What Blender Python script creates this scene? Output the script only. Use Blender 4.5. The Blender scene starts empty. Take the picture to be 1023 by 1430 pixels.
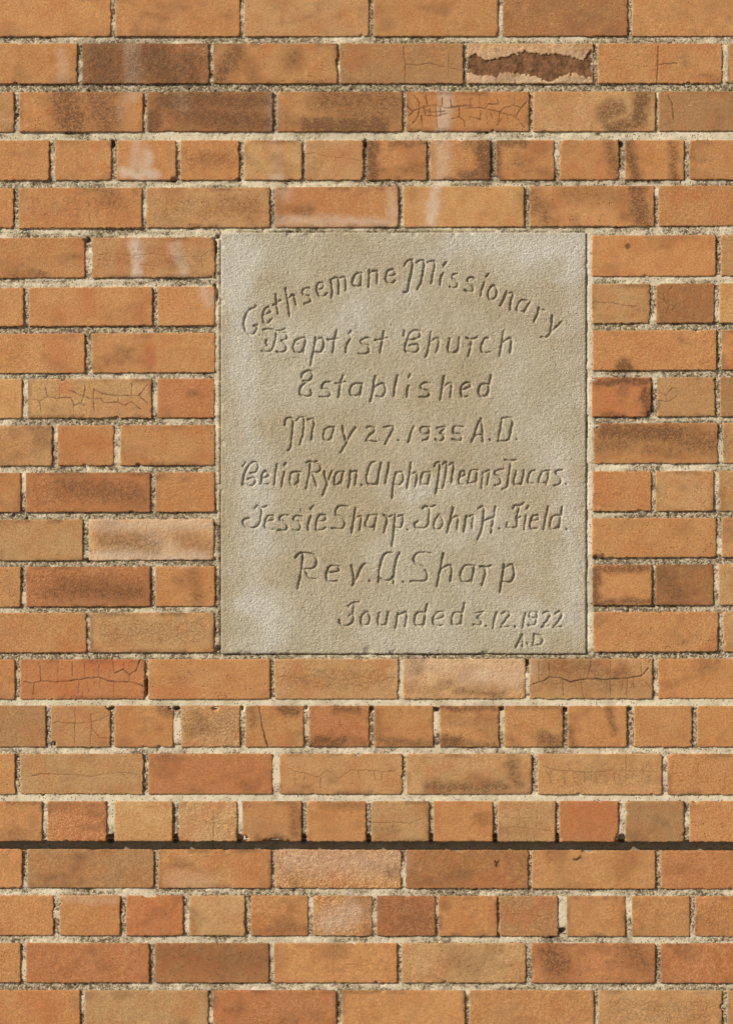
import bpy, math, random
import numpy as np

random.seed(7)
RNG = np.random.default_rng(7)
S = 0.00125            # metres per photograph pixel on the wall plane
CZ = 1.5
def WX(px): return (px - 511.5) * S
def WZ(py): return CZ + (715.0 - py) * S

scene = bpy.context.scene
# ---------------------------------------------------------------- camera
cd = bpy.data.cameras.new('camera'); cam = bpy.data.objects.new('camera', cd)
scene.collection.objects.link(cam); scene.camera = cam
cd.sensor_fit = 'HORIZONTAL'; cd.sensor_width = 36; cd.lens = 120
DIST = 120 * 1023 * S / 36
cam.location = (0, -120 * 1023 * S / 36, CZ); cam.rotation_euler = (math.pi/2, 0, 0)
cd.clip_end = 500; cd.clip_start = 0.05
scene.cycles.pixel_filter_width = 1.05
# ---------------------------------------------------------------- light
LV = np.array([-1.40, -1.0, 0.95]); LV /= np.linalg.norm(LV)      # towards the sun
elev = math.asin(LV[2]); az = math.atan2(LV[0], LV[1])
w = bpy.data.worlds.new('World'); scene.world = w; w.use_nodes = True
nt = w.node_tree; bg = nt.nodes['Background']
sky = nt.nodes.new('ShaderNodeTexSky'); sky.sky_type = 'NISHITA'; sky.sun_disc = False
sky.sun_elevation = elev; sky.sun_rotation = az
sky.dust_density = 2.0
nt.links.new(sky.outputs[0], bg.inputs[0]); bg.inputs[1].default_value = 0.055
sd = bpy.data.lights.new('sun', 'SUN'); sun = bpy.data.objects.new('sun', sd)
scene.collection.objects.link(sun); sd.energy = 4.85; sd.angle = math.radians(0.5); sd.color = (1.0, 0.93, 0.81)
from mathutils import Vector
sun.rotation_euler = Vector(LV).to_track_quat('Z', 'Y').to_euler(); sun.location = (-3, -3, 4)
vs = scene.view_settings
vs.view_transform = 'Standard'; vs.look = 'None'; vs.gamma = 1; vs.use_curve_mapping = False; vs.exposure = 0.25
try: scene.display_settings.display_device = 'sRGB'
except Exception: pass

# ---------------------------------------------------------------- helpers
def lin(c):
    c = np.asarray(c, float) / 255.0
    return np.where(c <= 0.04045, c / 12.92, ((c + 0.055) / 1.055) ** 2.4)
K = 0.82
TAB = [RNG.random((256, 256)) for _ in range(8)]
def vn(x, y, s=0):
    T = TAB[s % 8]
    x = np.asarray(x, float) + 37.3 * s; y = np.asarray(y, float) + 11.7 * s
    xi = np.floor(x).astype(int); yi = np.floor(y).astype(int)
    fx = x - xi; fy = y - yi
    fx = fx*fx*(3-2*fx); fy = fy*fy*(3-2*fy)
    a = T[xi & 255, yi & 255]; b = T[(xi+1) & 255, yi & 255]
    c = T[xi & 255, (yi+1) & 255]; d = T[(xi+1) & 255, (yi+1) & 255]
    return (a*(1-fx)+b*fx)*(1-fy) + (c*(1-fx)+d*fx)*fy          # 0..1
def fbm(x, y, s=0, o=3):
    r = 0; a = 1; t = 0
    for k in range(o):
        r = r + a * vn(x*2**k, y*2**k, s+k); t += a; a *= .5
    return r / t
def sstep(a, b, x):
    t = np.clip((x-a)/(b-a), 0, 1); return t*t*(3-2*t)

col = scene.collection
def build(name, V, Q, mat, parent=None, attrs=None, smooth=None):
    me = bpy.data.meshes.new(name)
    V = np.asarray(V, np.float32); Q = np.asarray(Q, np.int32)
    me.vertices.add(len(V)); me.vertices.foreach_set('co', V.ravel())
    me.loops.add(Q.size); me.loops.foreach_set('vertex_index', Q.ravel())
    me.polygons.add(len(Q))
    me.polygons.foreach_set('loop_start', np.arange(len(Q), dtype=np.int32) * 4)
    try: me.polygons.foreach_set('loop_total', np.full(len(Q), 4, np.int32))
    except Exception: pass
    sm = np.ones(len(Q), bool) if smooth is None else smooth
    me.polygons.foreach_set('use_smooth', sm)
    for k, a in (attrs or {}).items():
        a = np.asarray(a, np.float32)
        if a.ndim == 2:
            at = me.attributes.new(k, 'FLOAT_COLOR', 'POINT'); at.data.foreach_set('color', a.ravel())
        else:
            at = me.attributes.new(k, 'FLOAT', 'POINT'); at.data.foreach_set('value', a.ravel())
    me.update(calc_edges=True)
    me.materials.append(mat)
    o = bpy.data.objects.new(name, me); col.objects.link(o)
    if parent: o.parent = parent
    return o
def empty(name, loc, label, cat):
    o = bpy.data.objects.new(name, None); col.objects.link(o); o.location = loc
    o.empty_display_size = .1
    o['label'] = label; o['category'] = cat
    return o

# ---------------------------------------------------------------- materials
class NT:
    def __init__(s, name):
        s.m = bpy.data.materials.new(name); s.m.use_nodes = True
        s.t = s.m.node_tree; s.n = s.t.nodes; s.b = s.n['Principled BSDF']
        s.b.inputs['Roughness'].default_value = .9
        s.b.inputs['Specular IOR Level'].default_value = .2
        g = s.n.new('ShaderNodeNewGeometry'); s.pos = g.outputs['Position']
    def link(s, a, b): s.t.links.new(a, b)
    def noise(s, scale, detail=2, rough=.5, vec=None, out=0, dist=0):
        n = s.n.new('ShaderNodeTexNoise'); s.link(vec or s.pos, n.inputs['Vector'])
        n.inputs['Scale'].default_value = scale; n.inputs['Detail'].default_value = detail
        n.inputs['Roughness'].default_value = rough; n.inputs['Distortion'].default_value = dist
        return n.outputs[out]
    def vor(s, scale, feat='F1', vec=None, out='Distance'):
        n = s.n.new('ShaderNodeTexVoronoi'); n.feature = feat; s.link(vec or s.pos, n.inputs['Vector'])
        n.inputs['Scale'].default_value = scale
        return n.outputs[out]
    def math(s, op, a, b=0.0, c=0.0, clamp=False):
        n = s.n.new('ShaderNodeMath'); n.operation = op; n.use_clamp = clamp
        for i, v in enumerate((a, b, c)):
            if isinstance(v, (int, float)): n.inputs[i].default_value = v
            else: s.link(v, n.inputs[i])
        return n.outputs[0]
    def map(s, v, a, b, c=0.0, d=1.0, smooth=True):
        n = s.n.new('ShaderNodeMapRange'); n.interpolation_type = 'SMOOTHSTEP' if smooth else 'LINEAR'
        s.link(v, n.inputs[0])
        for i, x in enumerate((a, b, c, d)): n.inputs[i+1].default_value = x
        return n.outputs[0]
    def attr(s, name, comp=None):
        n = s.n.new('ShaderNodeAttribute'); n.attribute_name = name
        if comp is None: return n
        if comp == 3: return n.outputs['Alpha']
        sp = s.n.new('ShaderNodeSeparateColor'); s.link(n.outputs['Color'], sp.inputs[0])
        return sp.outputs[comp]
    def mix(s, f, a, b, mode='MIX'):
        n = s.n.new('ShaderNodeMix'); n.data_type = 'RGBA'; n.blend_type = mode; n.clamp_result = False
        if isinstance(f, (int, float)): n.inputs[0].default_value = f
        else: s.link(f, n.inputs[0])
        for i, v in ((6, a), (7, b)):
            if hasattr(v, 'links') or isinstance(v, bpy.types.NodeSocket): s.link(v, n.inputs[i])
            else: n.inputs[i].default_value = (*v, 1)
        return n.outputs[2]
    def vadd(s, v, noi, amt):
        a = s.n.new('ShaderNodeVectorMath'); a.operation = 'SUBTRACT'; s.link(noi, a.inputs[0]); a.inputs[1].default_value = (.5,.5,.5)
        b = s.n.new('ShaderNodeVectorMath'); b.operation = 'SCALE'; s.link(a.outputs[0], b.inputs[0]); b.inputs[3].default_value = amt
        c = s.n.new('ShaderNodeVectorMath'); c.operation = 'ADD'; s.link(v, c.inputs[0]); s.link(b.outputs[0], c.inputs[1])
        return c.outputs[0]
    def bump(s, h, dist, strength=1.0, normal=None):
        n = s.n.new('ShaderNodeBump'); n.inputs['Strength'].default_value = strength if isinstance(strength, (int, float)) else 1
        if not isinstance(strength, (int, float)): s.link(strength, n.inputs['Strength'])
        n.inputs['Distance'].default_value = dist
        s.link(h, n.inputs['Height'])
        if normal is not None: s.link(normal, n.inputs['Normal'])
        return n.outputs[0]
    def grey(s, v):
        n = s.n.new('ShaderNodeCombineColor')
        for i in range(3): s.link(v, n.inputs[i])
        return n.outputs[0]

def brick_material():
    t = NT('glazed_brick_clay')
    base = t.attr('basecol').outputs['Color']
    dk, rd, wh, cv = (t.attr('stain_shade', i) for i in range(4))
    cz, bk, ro, pt = (t.attr('feat', i) for i in range(4))
    # slow tint drift over each face, then grain
    n1 = t.noise(22, 3, .55); n2 = t.noise(70, 3, .6); n3 = t.noise(330, 2, .6); n4 = t.noise(800, 1, .5)
    c = t.mix(t.map(n1, .38, .68, 0, .38), base, tuple(lin((172, 108, 60)) * K))
    c = t.mix(t.map(n2, .5, .75, 0, .24), c, tuple(lin((206, 162, 104)) * K))
    g = t.math('ADD', t.math('MULTIPLY', t.math('SUBTRACT', n3, .5), .95), t.math('MULTIPLY', t.math('SUBTRACT', n4, .5), 0.9))
    g = t.math('ADD', 1.0, g)
    c = t.mix(1.0, c, t.grey(g), 'MULTIPLY')
    # fine pinholes and iron specks
    sp = t.math('MULTIPLY', t.map(t.vor(190), .30, .12), t.map(t.noise(60, 2), .47, .62))
    sp = t.math('MULTIPLY', sp, t.math('ADD', .42, pt, clamp=True))
    c = t.mix(t.math('MULTIPLY', sp, .75), c, tuple(lin((92, 56, 36)) * K))
    c = t.mix(t.math('MULTIPLY', t.math('MULTIPLY', ro, t.map(n3, .50, .62)), .55), c, tuple(lin((228, 190, 146)) * K))
    # red flash, white wash, soot
    c = t.mix(t.math('MULTIPLY', t.math('MULTIPLY', rd, t.math('ADD', .8, t.math('MULTIPLY', n3, .4))), .55), c, tuple(lin((180, 98, 58)) * K))
    gn = t.math('SUBTRACT', t.noise(120, 5, .75), .5)
    gf = t.math('SUBTRACT', n3, .5)
    wm = t.map(t.math('MULTIPLY', wh, t.math('ADD', 1.0, t.math('MULTIPLY', gn, 1.6))), .0, 1.1, 0, .66, False)
    c = t.mix(wm, c, tuple(lin((212, 200, 184)) * K))
    dm = t.math('MULTIPLY', dk, t.math('ADD', 1.0, t.math('ADD', t.math('MULTIPLY', gn, 3.0), t.math('MULTIPLY', gf, 4.6))))
    dm = t.map(dm, .03, .88, 0, .84, False)
    c = t.mix(dm, c, tuple(lin((98, 68, 46)) * K))
    c = t.mix(t.map(t.math('ADD', cv, t.math('MULTIPLY', gn, .3)), .35, .6), c, t.mix(t.map(n2, .3, .7), tuple(lin((100, 68, 44)) * K), tuple(lin((140, 100, 68)) * K)))
    # crazing
    w2 = t.vadd(t.pos, t.noise(170, 2, .6, out=1), .006)
    fin = t.map(t.vor(150, 'DISTANCE_TO_EDGE', w2), .10, .03)
    fm = t.math('MULTIPLY', fin, t.map(t.math('ADD', cz, t.math('MULTIPLY', t.math('SUBTRACT', t.noise(80, 3), .5), 2.4)), .45, .95))
    cr = t.math('MAXIMUM', t.math('MULTIPLY', bk, t.map(n2, .25, .5, .75, 1.0)), t.math('MULTIPLY', fm, .34))
    c = t.mix(t.math('MULTIPLY', cr, .85), c, tuple(lin((78, 46, 30)) * K))
    t.link(c, t.b.inputs['Base Color'])
    # relief
    gr = t.math('ADD', t.noise(420, 3, .6), t.math('MULTIPLY', t.noise(150, 3, .6), 1.2))
    b1 = t.bump(gr, .0014, t.math('ADD', .30, t.math('MULTIPLY', ro, .7), clamp=True))
    b2 = t.bump(t.math('SUBTRACT', 1.0, t.math('MAXIMUM', cr, t.math('MULTIPLY', sp, .7))), .0008, .8, b1)
    t.link(b2, t.b.inputs['Normal'])
    t.b.inputs['Roughness'].default_value = .8
    return t.m

def mortar_material():
    t = NT('lime_mortar')
    sm = t.attr('smoothness').outputs['Fac']
    n1 = t.noise(35, 4, .6); n2 = t.noise(300, 3, .7); n3 = t.noise(700, 2, .6)
    grain = t.vor(330, out='Color')
    sp = t.n.new('ShaderNodeSeparateColor'); t.link(grain, sp.inputs[0])
    dark = t.mix(t.map(sp.outputs[0], .1, .9), tuple(lin((112, 98, 76)) * K), tuple(lin((212, 197, 168)) * K))
    dark = t.mix(t.map(n2, .45, .72), dark, tuple(lin((140, 122, 96)) * K))
    light = t.mix(t.map(n1, .35, .7), tuple(lin((224, 212, 186)) * K), tuple(lin((196, 182, 154)) * K))
    f = t.map(t.math('ADD', sm, t.math('MULTIPLY', t.math('SUBTRACT', n2, .5), .9)), .3, .7)
    c = t.mix(f, dark, light)
    c = t.mix(t.math('MULTIPLY', t.map(n3, .60, .72), .35), c, tuple(lin((90, 74, 54)) * K))
    pit = t.math('MULTIPLY', t.map(t.vor(210), .30, .16), t.map(t.noise(120, 2), .45, .56))
    c = t.mix(t.math('MULTIPLY', pit, .7), c, tuple(lin((70, 56, 42)) * K))
    st = t.attr('stain_shade', 0)  # stains, plus shade painted into the joint holes and ledge bed
    c = t.mix(t.math('MULTIPLY', st, .7), c, tuple(lin((88, 70, 54)) * K))
    t.link(c, t.b.inputs['Base Color'])
    b1 = t.bump(t.math('ADD', n2, t.math('MULTIPLY', n3, .5)), .0026, t.map(sm, .1, .9, 1.0, .35))
    b2 = t.bump(t.math('SUBTRACT', 1.0, pit), .0015, .8, b1)
    t.link(b2, t.b.inputs['Normal'])
    return t.m

def stone_material():
    t = NT('carved_limestone')
    wh = t.attr('stain_shade', 0); wm = t.attr('stain_shade', 1)
    n1 = t.noise(9, 4, .6); n2 = t.noise(380, 2, .65); n3 = t.noise(800, 1, .6)
    c = t.mix(t.map(n1, .35, .68), tuple(lin((202, 193, 172)) * K), tuple(lin((191, 180, 155)) * K))
    c = t.mix(t.math('MULTIPLY', wm, .55), c, tuple(lin((176, 152, 112)) * K))
    f = t.map(t.math('ADD', wh, t.math('MULTIPLY', t.math('SUBTRACT', t.noise(40, 5, .7), .5), .8)), .05, 1.05, 0, .82)
    c = t.mix(f, c, tuple(lin((216, 211, 200)) * K))
    g = t.math('ADD', 1.0, t.math('ADD', t.math('MULTIPLY', t.math('SUBTRACT', n2, .5), .8), t.math('MULTIPLY', t.math('SUBTRACT', n3, .5), .9)))
    c = t.mix(1.0, c, t.grey(g), 'MULTIPLY')
    pit = t.math('MULTIPLY', t.map(t.vor(120), .14, .08), t.map(t.noise(90, 2), .58, .68))
    c = t.mix(t.math('MULTIPLY', pit, .7), c, tuple(lin((84, 70, 50)) * K))
    t.link(c, t.b.inputs['Base Color'])
    b = t.bump(t.math('ADD', n2, t.math('MULTIPLY', n3, 1.2)), .0022, .9)
    b = t.bump(t.math('SUBTRACT', 1.0, pit), .001, .8, b)
    t.link(b, t.b.inputs['Normal'])
    return t.m

def pavement_material():
    t = NT('concrete_pavement')
    c = t.mix(t.map(t.noise(3, 6, .6), .3, .7), (.30, .28, .25), (.20, .185, .165))
    c = t.mix(t.map(t.noise(200, 2, .6), .5, .8, 0, .5), c, (.13, .12, .11))
    t.link(c, t.b.inputs['Base Color']); t.link(t.bump(t.noise(150, 4, .6), .003, .6), t.b.inputs['Normal'])
    return t.m

M_BRICK = brick_material(); M_MORTAR = mortar_material(); M_STONE = stone_material(); M_PAVE = pavement_material()

# ---------------------------------------------------------------- brick layout, read off the photograph
# row: (top_left, bottom_left, top_right, bottom_right) in photo pixels at x=80 and x=945
ROWS = {
 0:(60,116.5,60,116), 1:(128,184,127,183), 2:(195.5,251.5,195,250.6), 3:(262,318.5,259,315.5),
 4:(331.5,388,328,385.5), 5:(401,455.5,395.5,451), 6:(465.5,521,461,516.8), 7:(529,584,526.6,581.8),
 8:(594,650.5,590.6,647.3), 9:(660,715.5,657.8,713.8), 10:(725.5,783,723.3,778.5), 11:(791.5,847.5,788.3,845.4),
 12:(856,911.7,854.4,910.5), 13:(921,977,920,976), 14:(985.5,1043.7,986,1043.5), 15:(1053,1109.4,1053,1110),
 16:(1119.4,1175.2,1119,1176), 17:(1186,1240.5,1188,1242), 18:(1251,1307,1252,1308.5), 19:(1317.7,1373,1318,1373.5)}
for r in (-1, -2): 
    a = ROWS[r+1]; ROWS[r] = tuple(v - 66 for v in a)
for r in (20, 21): ROWS[r] = tuple(v + 65.8 for v in ROWS[r-1])
# joints: x extents and look codes   base letter + features
# bases O orange, T tan, Y ochre, R red, B brown, D dull tan, P pale ; features c craze, k big cracks, s sandy, d dark, r red, p pits
L = {}
L[0] = [(-65,108,'O'),(114.6,292,'Bddps'),(297.5,470.8,'Op'),(474,646.5,'Dh'),(652,828,'Ps'),(834,1008,'Oh')]
L[1] = [(27,199.6,'Odp'),(205,381,'Bdp'),(386.4,561.8,'Odp'),(566.8,738.5,'Okkk'),(743.8,914.8,'T'),(919,1092,'Dkk')]
L[2] = [(76,155.6,'Or'),(163,246,'O'),(251.8,334,'Oc'),(340.4,421.6,'Y'),(426,507.2,'Th'),(512.5,595.5,'O'),(600.5,684.6,'O'),(692,773.8,'Odp'),(781,863.5,'Or'),(872,955,'O')]
L[3] = [(26,198.2,'Orch'),(204.3,377,'Tcp'),(383.5,556,'O'),(562.3,731.5,'Y'),(738.9,913.3,'Odp'),(919,1092,'O')]
L[4] = [(-54,118.8,'O'),(128,300,'Tch'),(826,999,'O')]
L[5] = [(40,212.8,'Or'),(220,300,'O'),(826,907.4,'Th'),(916,997,'Bkk')]
L[6] = [(-54,118.6,'Or'),(128,300,'O'),(827,1000,'O')]
L[7] = [(38,211.8,'Tkkh'),(219.5,299.5,'R'),(826,908.7,'R'),(917,998,'Tkk')]
L[8] = [(80,159,'Or'),(167.8,300,'Op'),(828,1002,'O')]
L[9] = [(36,209.8,'Rcc'),(217,300,'O'),(827,909,'O'),(915,996,'T')]
L[10] = [(-58,115.7,'T'),(124,298.7,'Ps'),(826,1000,'Op')]
L[11] = [(36,210,'Rccp'),(216.5,300,'Op'),(827,910,'O'),(915,996,'B')]
L[12] = [(-54,120.8,'O'),(125.6,299,'Tch'),(828,1002,'Op')]
L[13] = [(28,202,'Rkkh'),(207,377,'Op'),(383,556,'Tkch'),(562,733.6,'Ps'),(738.9,911,'Tkkch'),(918.5,1091,'O')]
L[14] = [(71,154,'Tkh'),(159.4,242,'O'),(252.4,335.4,'Tccs'),(342,424,'Odv'),(431,515.4,'Rd'),(522,604.9,'O'),(613.7,696.3,'O'),(703.7,785.8,'O'),(792,875,'O'),(884.6,966,'O')]
L[15] = [(28,200,'Th'),(207,380.5,'R'),(390,561.8,'Tkh'),(567,742.4,'T'),(750.3,924,'Tkch'),(931.5,1104,'O')]
L[16] = [(66,149,'Rs'),(159.5,241,'Y'),(249.5,331,'Ts'),(338,421,'O'),(428.3,511,'O'),(518.4,599,'Th'),(604.9,688,'O'),(694.6,775.5,'Tkh'),(780.5,863,'Rr'),(872.9,955,'D')]
L[17] = [(38,215,'D'),(221,379,'O'),(383.5,560.3,'Oss'),(566,737.4,'B'),(742.4,914.8,'O'),(922,1096,'R')]
L[18] = [(-3,74.5,'O'),(83,167.7,'O'),(176,256,'Rr'),(264,342,'T'),(350,430.4,'O'),(436.8,519.8,'Oss'),(525.7,607.8,'BB'),(612,694,'O'),(697.5,779,'D'),(790.8,872.9,'O'),(881.7,963,'O')]
L[19] = [(36,208.4,'R'),(216,375.5,'Bdp'),(382,554.4,'Oh'),(560.5,734,'Tp'),(741,915,'Rdp'),(922,1094,'R')]
L[-1] = [(-20,155,'O'),(161,335,'O'),(341,515,'T'),(521,695,'O'),(701,876,'Bd'),(882,1056,'O')]
L[-2] = [(-64,110,'T'),(116,290,'O'),(296,470,'Rc'),(476,650,'O'),(656,830,'T'),(836,1010,'O')]
L[20] = [(-60,112,'O'),(118,291,'T'),(297,470,'R'),(477,649,'O'),(655,829,'O'),(835,1008,'Tc')]
L[21] = [(35,208,'T'),(214,387,'O'),(393,566,'O'),(572,745,'R'),(751,924,'O'),(930,1103,'O')]
SR = range(-2, 22)
HEADER = {2, 14, 16, 18}
XMIN, XMAX = -120, 1143
codes = ['O','T','O','Y','Op','Td','R','Oc','D','O','Th','Od']
def fill(r, lo, hi):
    wd = 81 if r in HEADER else 173; gap = 7
    lst = L[r]; added = []
    x = lst[0][0] - gap
    while x > lo: added.append((x - wd + random.uniform(-2, 2), x, random.choice(codes))); x = added[-1][0] - gap
    x = lst[-1][1] + gap
    while x < hi: added.append((x, x + wd + random.uniform(-2, 2), random.choice(codes))); x = added[-1][1] + gap
    return added
NEAR = {r: sorted(L[r] + fill(r, XMIN, XMAX)) for r in SR}

def row_y(r, x):
    a = ROWS[r]; t = min(max((x - 80) / 865.0, -.3), 1.3)
    return a[0] + (a[2]-a[0])*t, a[1] + (a[3]-a[1])*t
PAL = {'O':(187,136,88),'T':(184,143,98),'Y':(194,151,101),'R':(180,122,79),'B':(157,112,73),'D':(162,123,84),'P':(200,159,113)}

# stains: capsules x0,y0,x1,y1,radius,channel(0 dark 1 red 2 white),strength
ST = [
 (145,80,145,112,26,0,.75),(215,75,235,110,24,0,.8),(262,85,268,112,16,0,.7),(190,80,190,100,20,0,.55),
 (330,72,305,112,13,0,.65),(345,85,355,110,9,0,.4),(408,78,410,86,12,0,.5),
 (92,138,100,172,20,0,.75),(135,140,150,165,22,0,.65),(160,160,165,180,10,0,.4),
 (230,140,300,136,14,0,.75),(215,160,213,180,8,0,.8),(270,160,375,172,14,0,.7),(300,140,370,140,12,0,.65),(245,158,320,178,9,0,.6),
 (450,138,550,140,18,0,.6),(430,176,530,176,11,0,1.0),(480,155,545,160,18,0,.5),(395,160,410,175,12,0,.35),
 (845,160,860,150,10,0,.7),(898,130,890,168,9,0,1.0),(885,172,850,178,7,0,.75),
 (850,200,863,245,8,0,.6),(876,200,888,250,7,0,.8),(938,200,943,250,6,0,.6),(888,265,896,305,11,0,.8),(870,300,900,306,8,0,.45),
 (519,202,517,246,8,0,1.0),(550,199,595,199,6,0,.55),(678,205,680,240,11,0,1.15),(650,248,683,246,8,0,.85),(650,200,684,200,5,0,.5),
 (697,198,730,198,6,0,.7),(696,200,696,248,5,0,.65),(760,240,772,246,7,0,.4),
 (740,275,760,300,16,0,.5),(790,270,870,275,14,0,.35),(385,275,392,300,10,0,.35),
 (694,1205,696,1212,1.6,0,2.2),(803,1202,809,1199,1.3,0,2.2),(875,341,877,343,2,0,1.6),(830,778,838,776,2.5,0,1.5),(871,512,871,516,9,0,1.1),
 (832,533,905,532,4,0,1.0),(901,545,902,575,6,0,.9),(840,578,870,580,4,0,.6),
 (845,602,945,606,12,0,.85),(835,625,870,620,12,0,.55),(900,628,945,632,9,0,.5),(930,606,1000,620,18,0,.6),
 (832,795,905,792,6,0,.75),(829,800,830,842,7,0,1.0),(840,842,908,842,5,0,.7),(925,800,945,830,14,0,.5),
 (90,675,200,695,14,0,.42),(90,822,195,828,14,0,.5),(150,752,215,760,14,0,.5),(250,750,290,765,13,0,.35),
 (270,807,275,835,10,0,.45),(250,810,250,812,10,0,.3),
 (185,865,180,900,1,0,.1),(745,955,905,960,10,0,.25),(760,930,830,930,14,0,.45),(640,965,700,970,6,0,.55),(566,955,600,970,8,0,.3),
 (228,992,240,992,7,0,.6),(352,990,352,1010,6,0,.5),(395,990,412,992,7,0,.8),(440,1036,475,1038,7,0,.9),(480,1035,512,1040,5,0,.4),(468,988,500,992,6,0,.6),
 (528,1035,600,1040,5,0,.6),(525,990,528,1040,4,0,.4),(622,1036,640,1040,8,0,1.1),(645,1040,690,1040,5,0,.5),(615,988,690,988,4,0,.7),(755,1030,780,1040,8,0,.7),(710,1030,720,1040,6,0,.35),
 (795,1015,800,1040,6,0,.6),(848,990,855,1020,5,0,.6),(600,1100,700,1100,9,0,.65),(715,1070,722,1095,9,0,.6),(660,1090,700,1102,8,0,.4),
 (412,1125,414,1170,6,0,.5),(360,1173,400,1173,6,0,.6),(450,1125,500,1124,6,0,.4),(170,1180,170,1180,1,0,.1),
 (864,1215,880,1200,14,0,.25),(240,1232,290,1232,10,2,.25),(375,1300,425,1300,7,0,.45),(270,1275,272,1300,6,0,.35),
 (230,1330,370,1340,20,0,.35),(770,1330,780,1350,18,0,.7),(880,1325,900,1345,20,0,.5),(640,1340,660,1350,18,0,.35),
 (90,215,150,245,16,1,.35),(130,275,180,300,20,1,.4),(405,280,440,275,20,1,.45),(470,275,520,285,18,1,.25),
 (172,350,165,380,9,1,.5),(112,335,112,360,7,1,.5),(120,410,125,425,10,1,.7),(85,440,100,435,12,1,.45),(78,475,82,495,14,1,.7),
 (207,485,209,505,7,1,1.0),(828,405,850,415,14,1,.15),(835,550,850,570,14,1,.5),(85,600,110,635,14,1,.35),(100,600,100,600,1,1,.1),
 (832,665,845,690,12,1,.45),(90,905,130,905,8,1,.6),(120,928,180,926,7,1,.8),(220,965,270,970,8,1,.7),(85,960,110,975,10,1,.5),
 (100,1000,145,1030,16,1,.3),(300,1080,375,1100,22,1,.35),(800,1130,855,1140,12,1,.6),(785,1150,855,1155,12,1,.35),(895,690,905,705,8,1,.4),
 (185,1262,250,1300,20,1,.35),(330,1100,340,1060,18,1,.2),(590,800,590,800,1,1,.1),(740,1250,800,1320,1,1,.1),
 (184,66,186,130,9,2,.45),(250,130,256,150,8,2,.35),(205,215,200,246,7,2,.8),(175,240,215,246,6,2,.95),(190,195,192,235,7,2,.55),
 (86,70,88,115,6,2,.3),(380,130,385,250,6,2,.3),(622,130,616,180,8,2,.75),(616,195,618,250,8,2,.5),(608,262,602,312,6,2,.9),
 (190,340,190,385,7,2,1.0),(245,345,258,382,7,2,.6),(285,405,290,420,7,2,.5),(178,130,168,160,6,2,.25),(385,245,388,250,6,2,.7),
 (135,732,290,732,8,2,.6),(140,775,280,778,8,2,.75),(210,745,235,770,14,2,.45),(570,930,730,935,16,2,.4),(650,940,720,945,12,2,.5),
 (400,1200,550,1205,16,2,.4),(460,1290,490,1275,14,2,.55),(90,1255,160,1258,5,2,.3),(660,75,820,75,8,2,.3),(660,108,820,112,6,2,.5),
 (388,308,550,310,6,2,.6),(385,265,400,270,8,2,.4),(545,270,550,300,6,2,.5),
]
def stains(X, Y):
    out = np.zeros((X.size, 4), np.float32)
    wx = X + (fbm(X/11, Y/11, 3)-.5)*13; wy = Y + (fbm(X/11, Y/11, 5)-.5)*11
    x0, x1, y0, y1 = X.min(), X.max(), Y.min(), Y.max()
    for a, b, c, d, r, ch, s in ST:
        R = r*2.15
        if max(a, c)+R < x0 or min(a, c)-R > x1 or max(b, d)+R < y0 or min(b, d)-R > y1: continue
        dx, dy = c-a, d-b; q = dx*dx+dy*dy
        t = np.clip(((wx-a)*dx+(wy-b)*dy)/q, 0, 1) if q else 0
        D = np.hypot(wx-a-t*dx, wy-b-t*dy)
        out[:, ch] = np.maximum(out[:, ch], s*sstep(R, 0, D)**.9)
    return out
CAV_T = np.array([(12,72),(50,60),(100,90),(140,80),(230,60),(280,45),(340,55),(370,65),(430,55),(500,70),(560,90),(590,45),(604,38)], float)
CAV_B = np.array([(12,130),(60,142),(110,150),(150,157),(165,132),(190,130),(230,130),(290,140),(350,155),(400,182),(450,150),(520,135),(570,150),(604,152)], float)
for A in (CAV_T, CAV_B): A[:, 0] = A[:, 0]/3.41+650; A[:, 1] = A[:, 1]/3.41+60

STEP_Y = 1177.0          # below this line the wall face is set back
SETBACK = 0.0170
LOW = 1 + SETBACK / DIST      # keeps the set-back courses at their measured size
def rowdepth(r): return SETBACK if r >= 17 else 0.0

def axis(length, step, fine=(0, .0007, .0018)):
    n = max(2, int(round((length-2*fine[-1])/step)))
    mid = np.linspace(fine[-1], length-fine[-1], n+1)
    return np.concatenate([np.array(fine[:-1]), mid, length-np.array(fine[:-1])[::-1]])

CHIPS = [(384,1178,20,6.5),(470,1184,30,3),(245,252,6,6),(334,252,5,5),(154,987,6,6),(240,988,4,4),(831,594,5,5),(119,334,3,4),(300,990,5,3),(566,1250,5,4),(437,1250,4,3),(863,1174,5,5),(832,780,5,3),(342,1172,5,5),(75,1040,4,4),(507,250,3,3),(424,195,3,3),(692,250,4,4),(829,530,3,3),(908,580,5,5),(299,332,3,3),(247,1175,4,4),(780,1173,4,4),(560,1177,8,2.5),(660,1177,12,2),(215,1186,4,3),(130,1186,9,2),(640,1188,10,2.2),(820,1189,9,2.2)]
CRACKS = []
def CK(ox, oy, sc, txt, st=1.0):
    for pl in txt.replace('\n', ';').split(';'):
        pl = pl.split()
        if pl: CRACKS.append((np.array([[float(q) for q in p.split(',')] for p in pl])/sc + np.array([ox, oy]), st))
CK(70, 320, 3.935, "35,930 115,925 135,970 175,950 185,920 240,935; 240,935 240,880 290,905 370,915 490,915; 185,915 195,865; 240,935 280,930 300,955 375,950 410,970 450,950 500,990; 240,935 245,1000; 110,885 180,920; 375,915 375,950; 450,915 450,845; 490,915 540,960; 165,955 190,970; 490,915 540,850", .85)
CK(0, 0, 1, "79,556 66,554 56,560 46,557; 66,554 64,542; 56,560 58,575; 79,953 60,951 44,955 34,952; 58,951 56,930; 48,954 47,970; 79,1009 74,1010; 79,1082 60,1081 45,1084; 905,925 911,918", .75)
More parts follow.
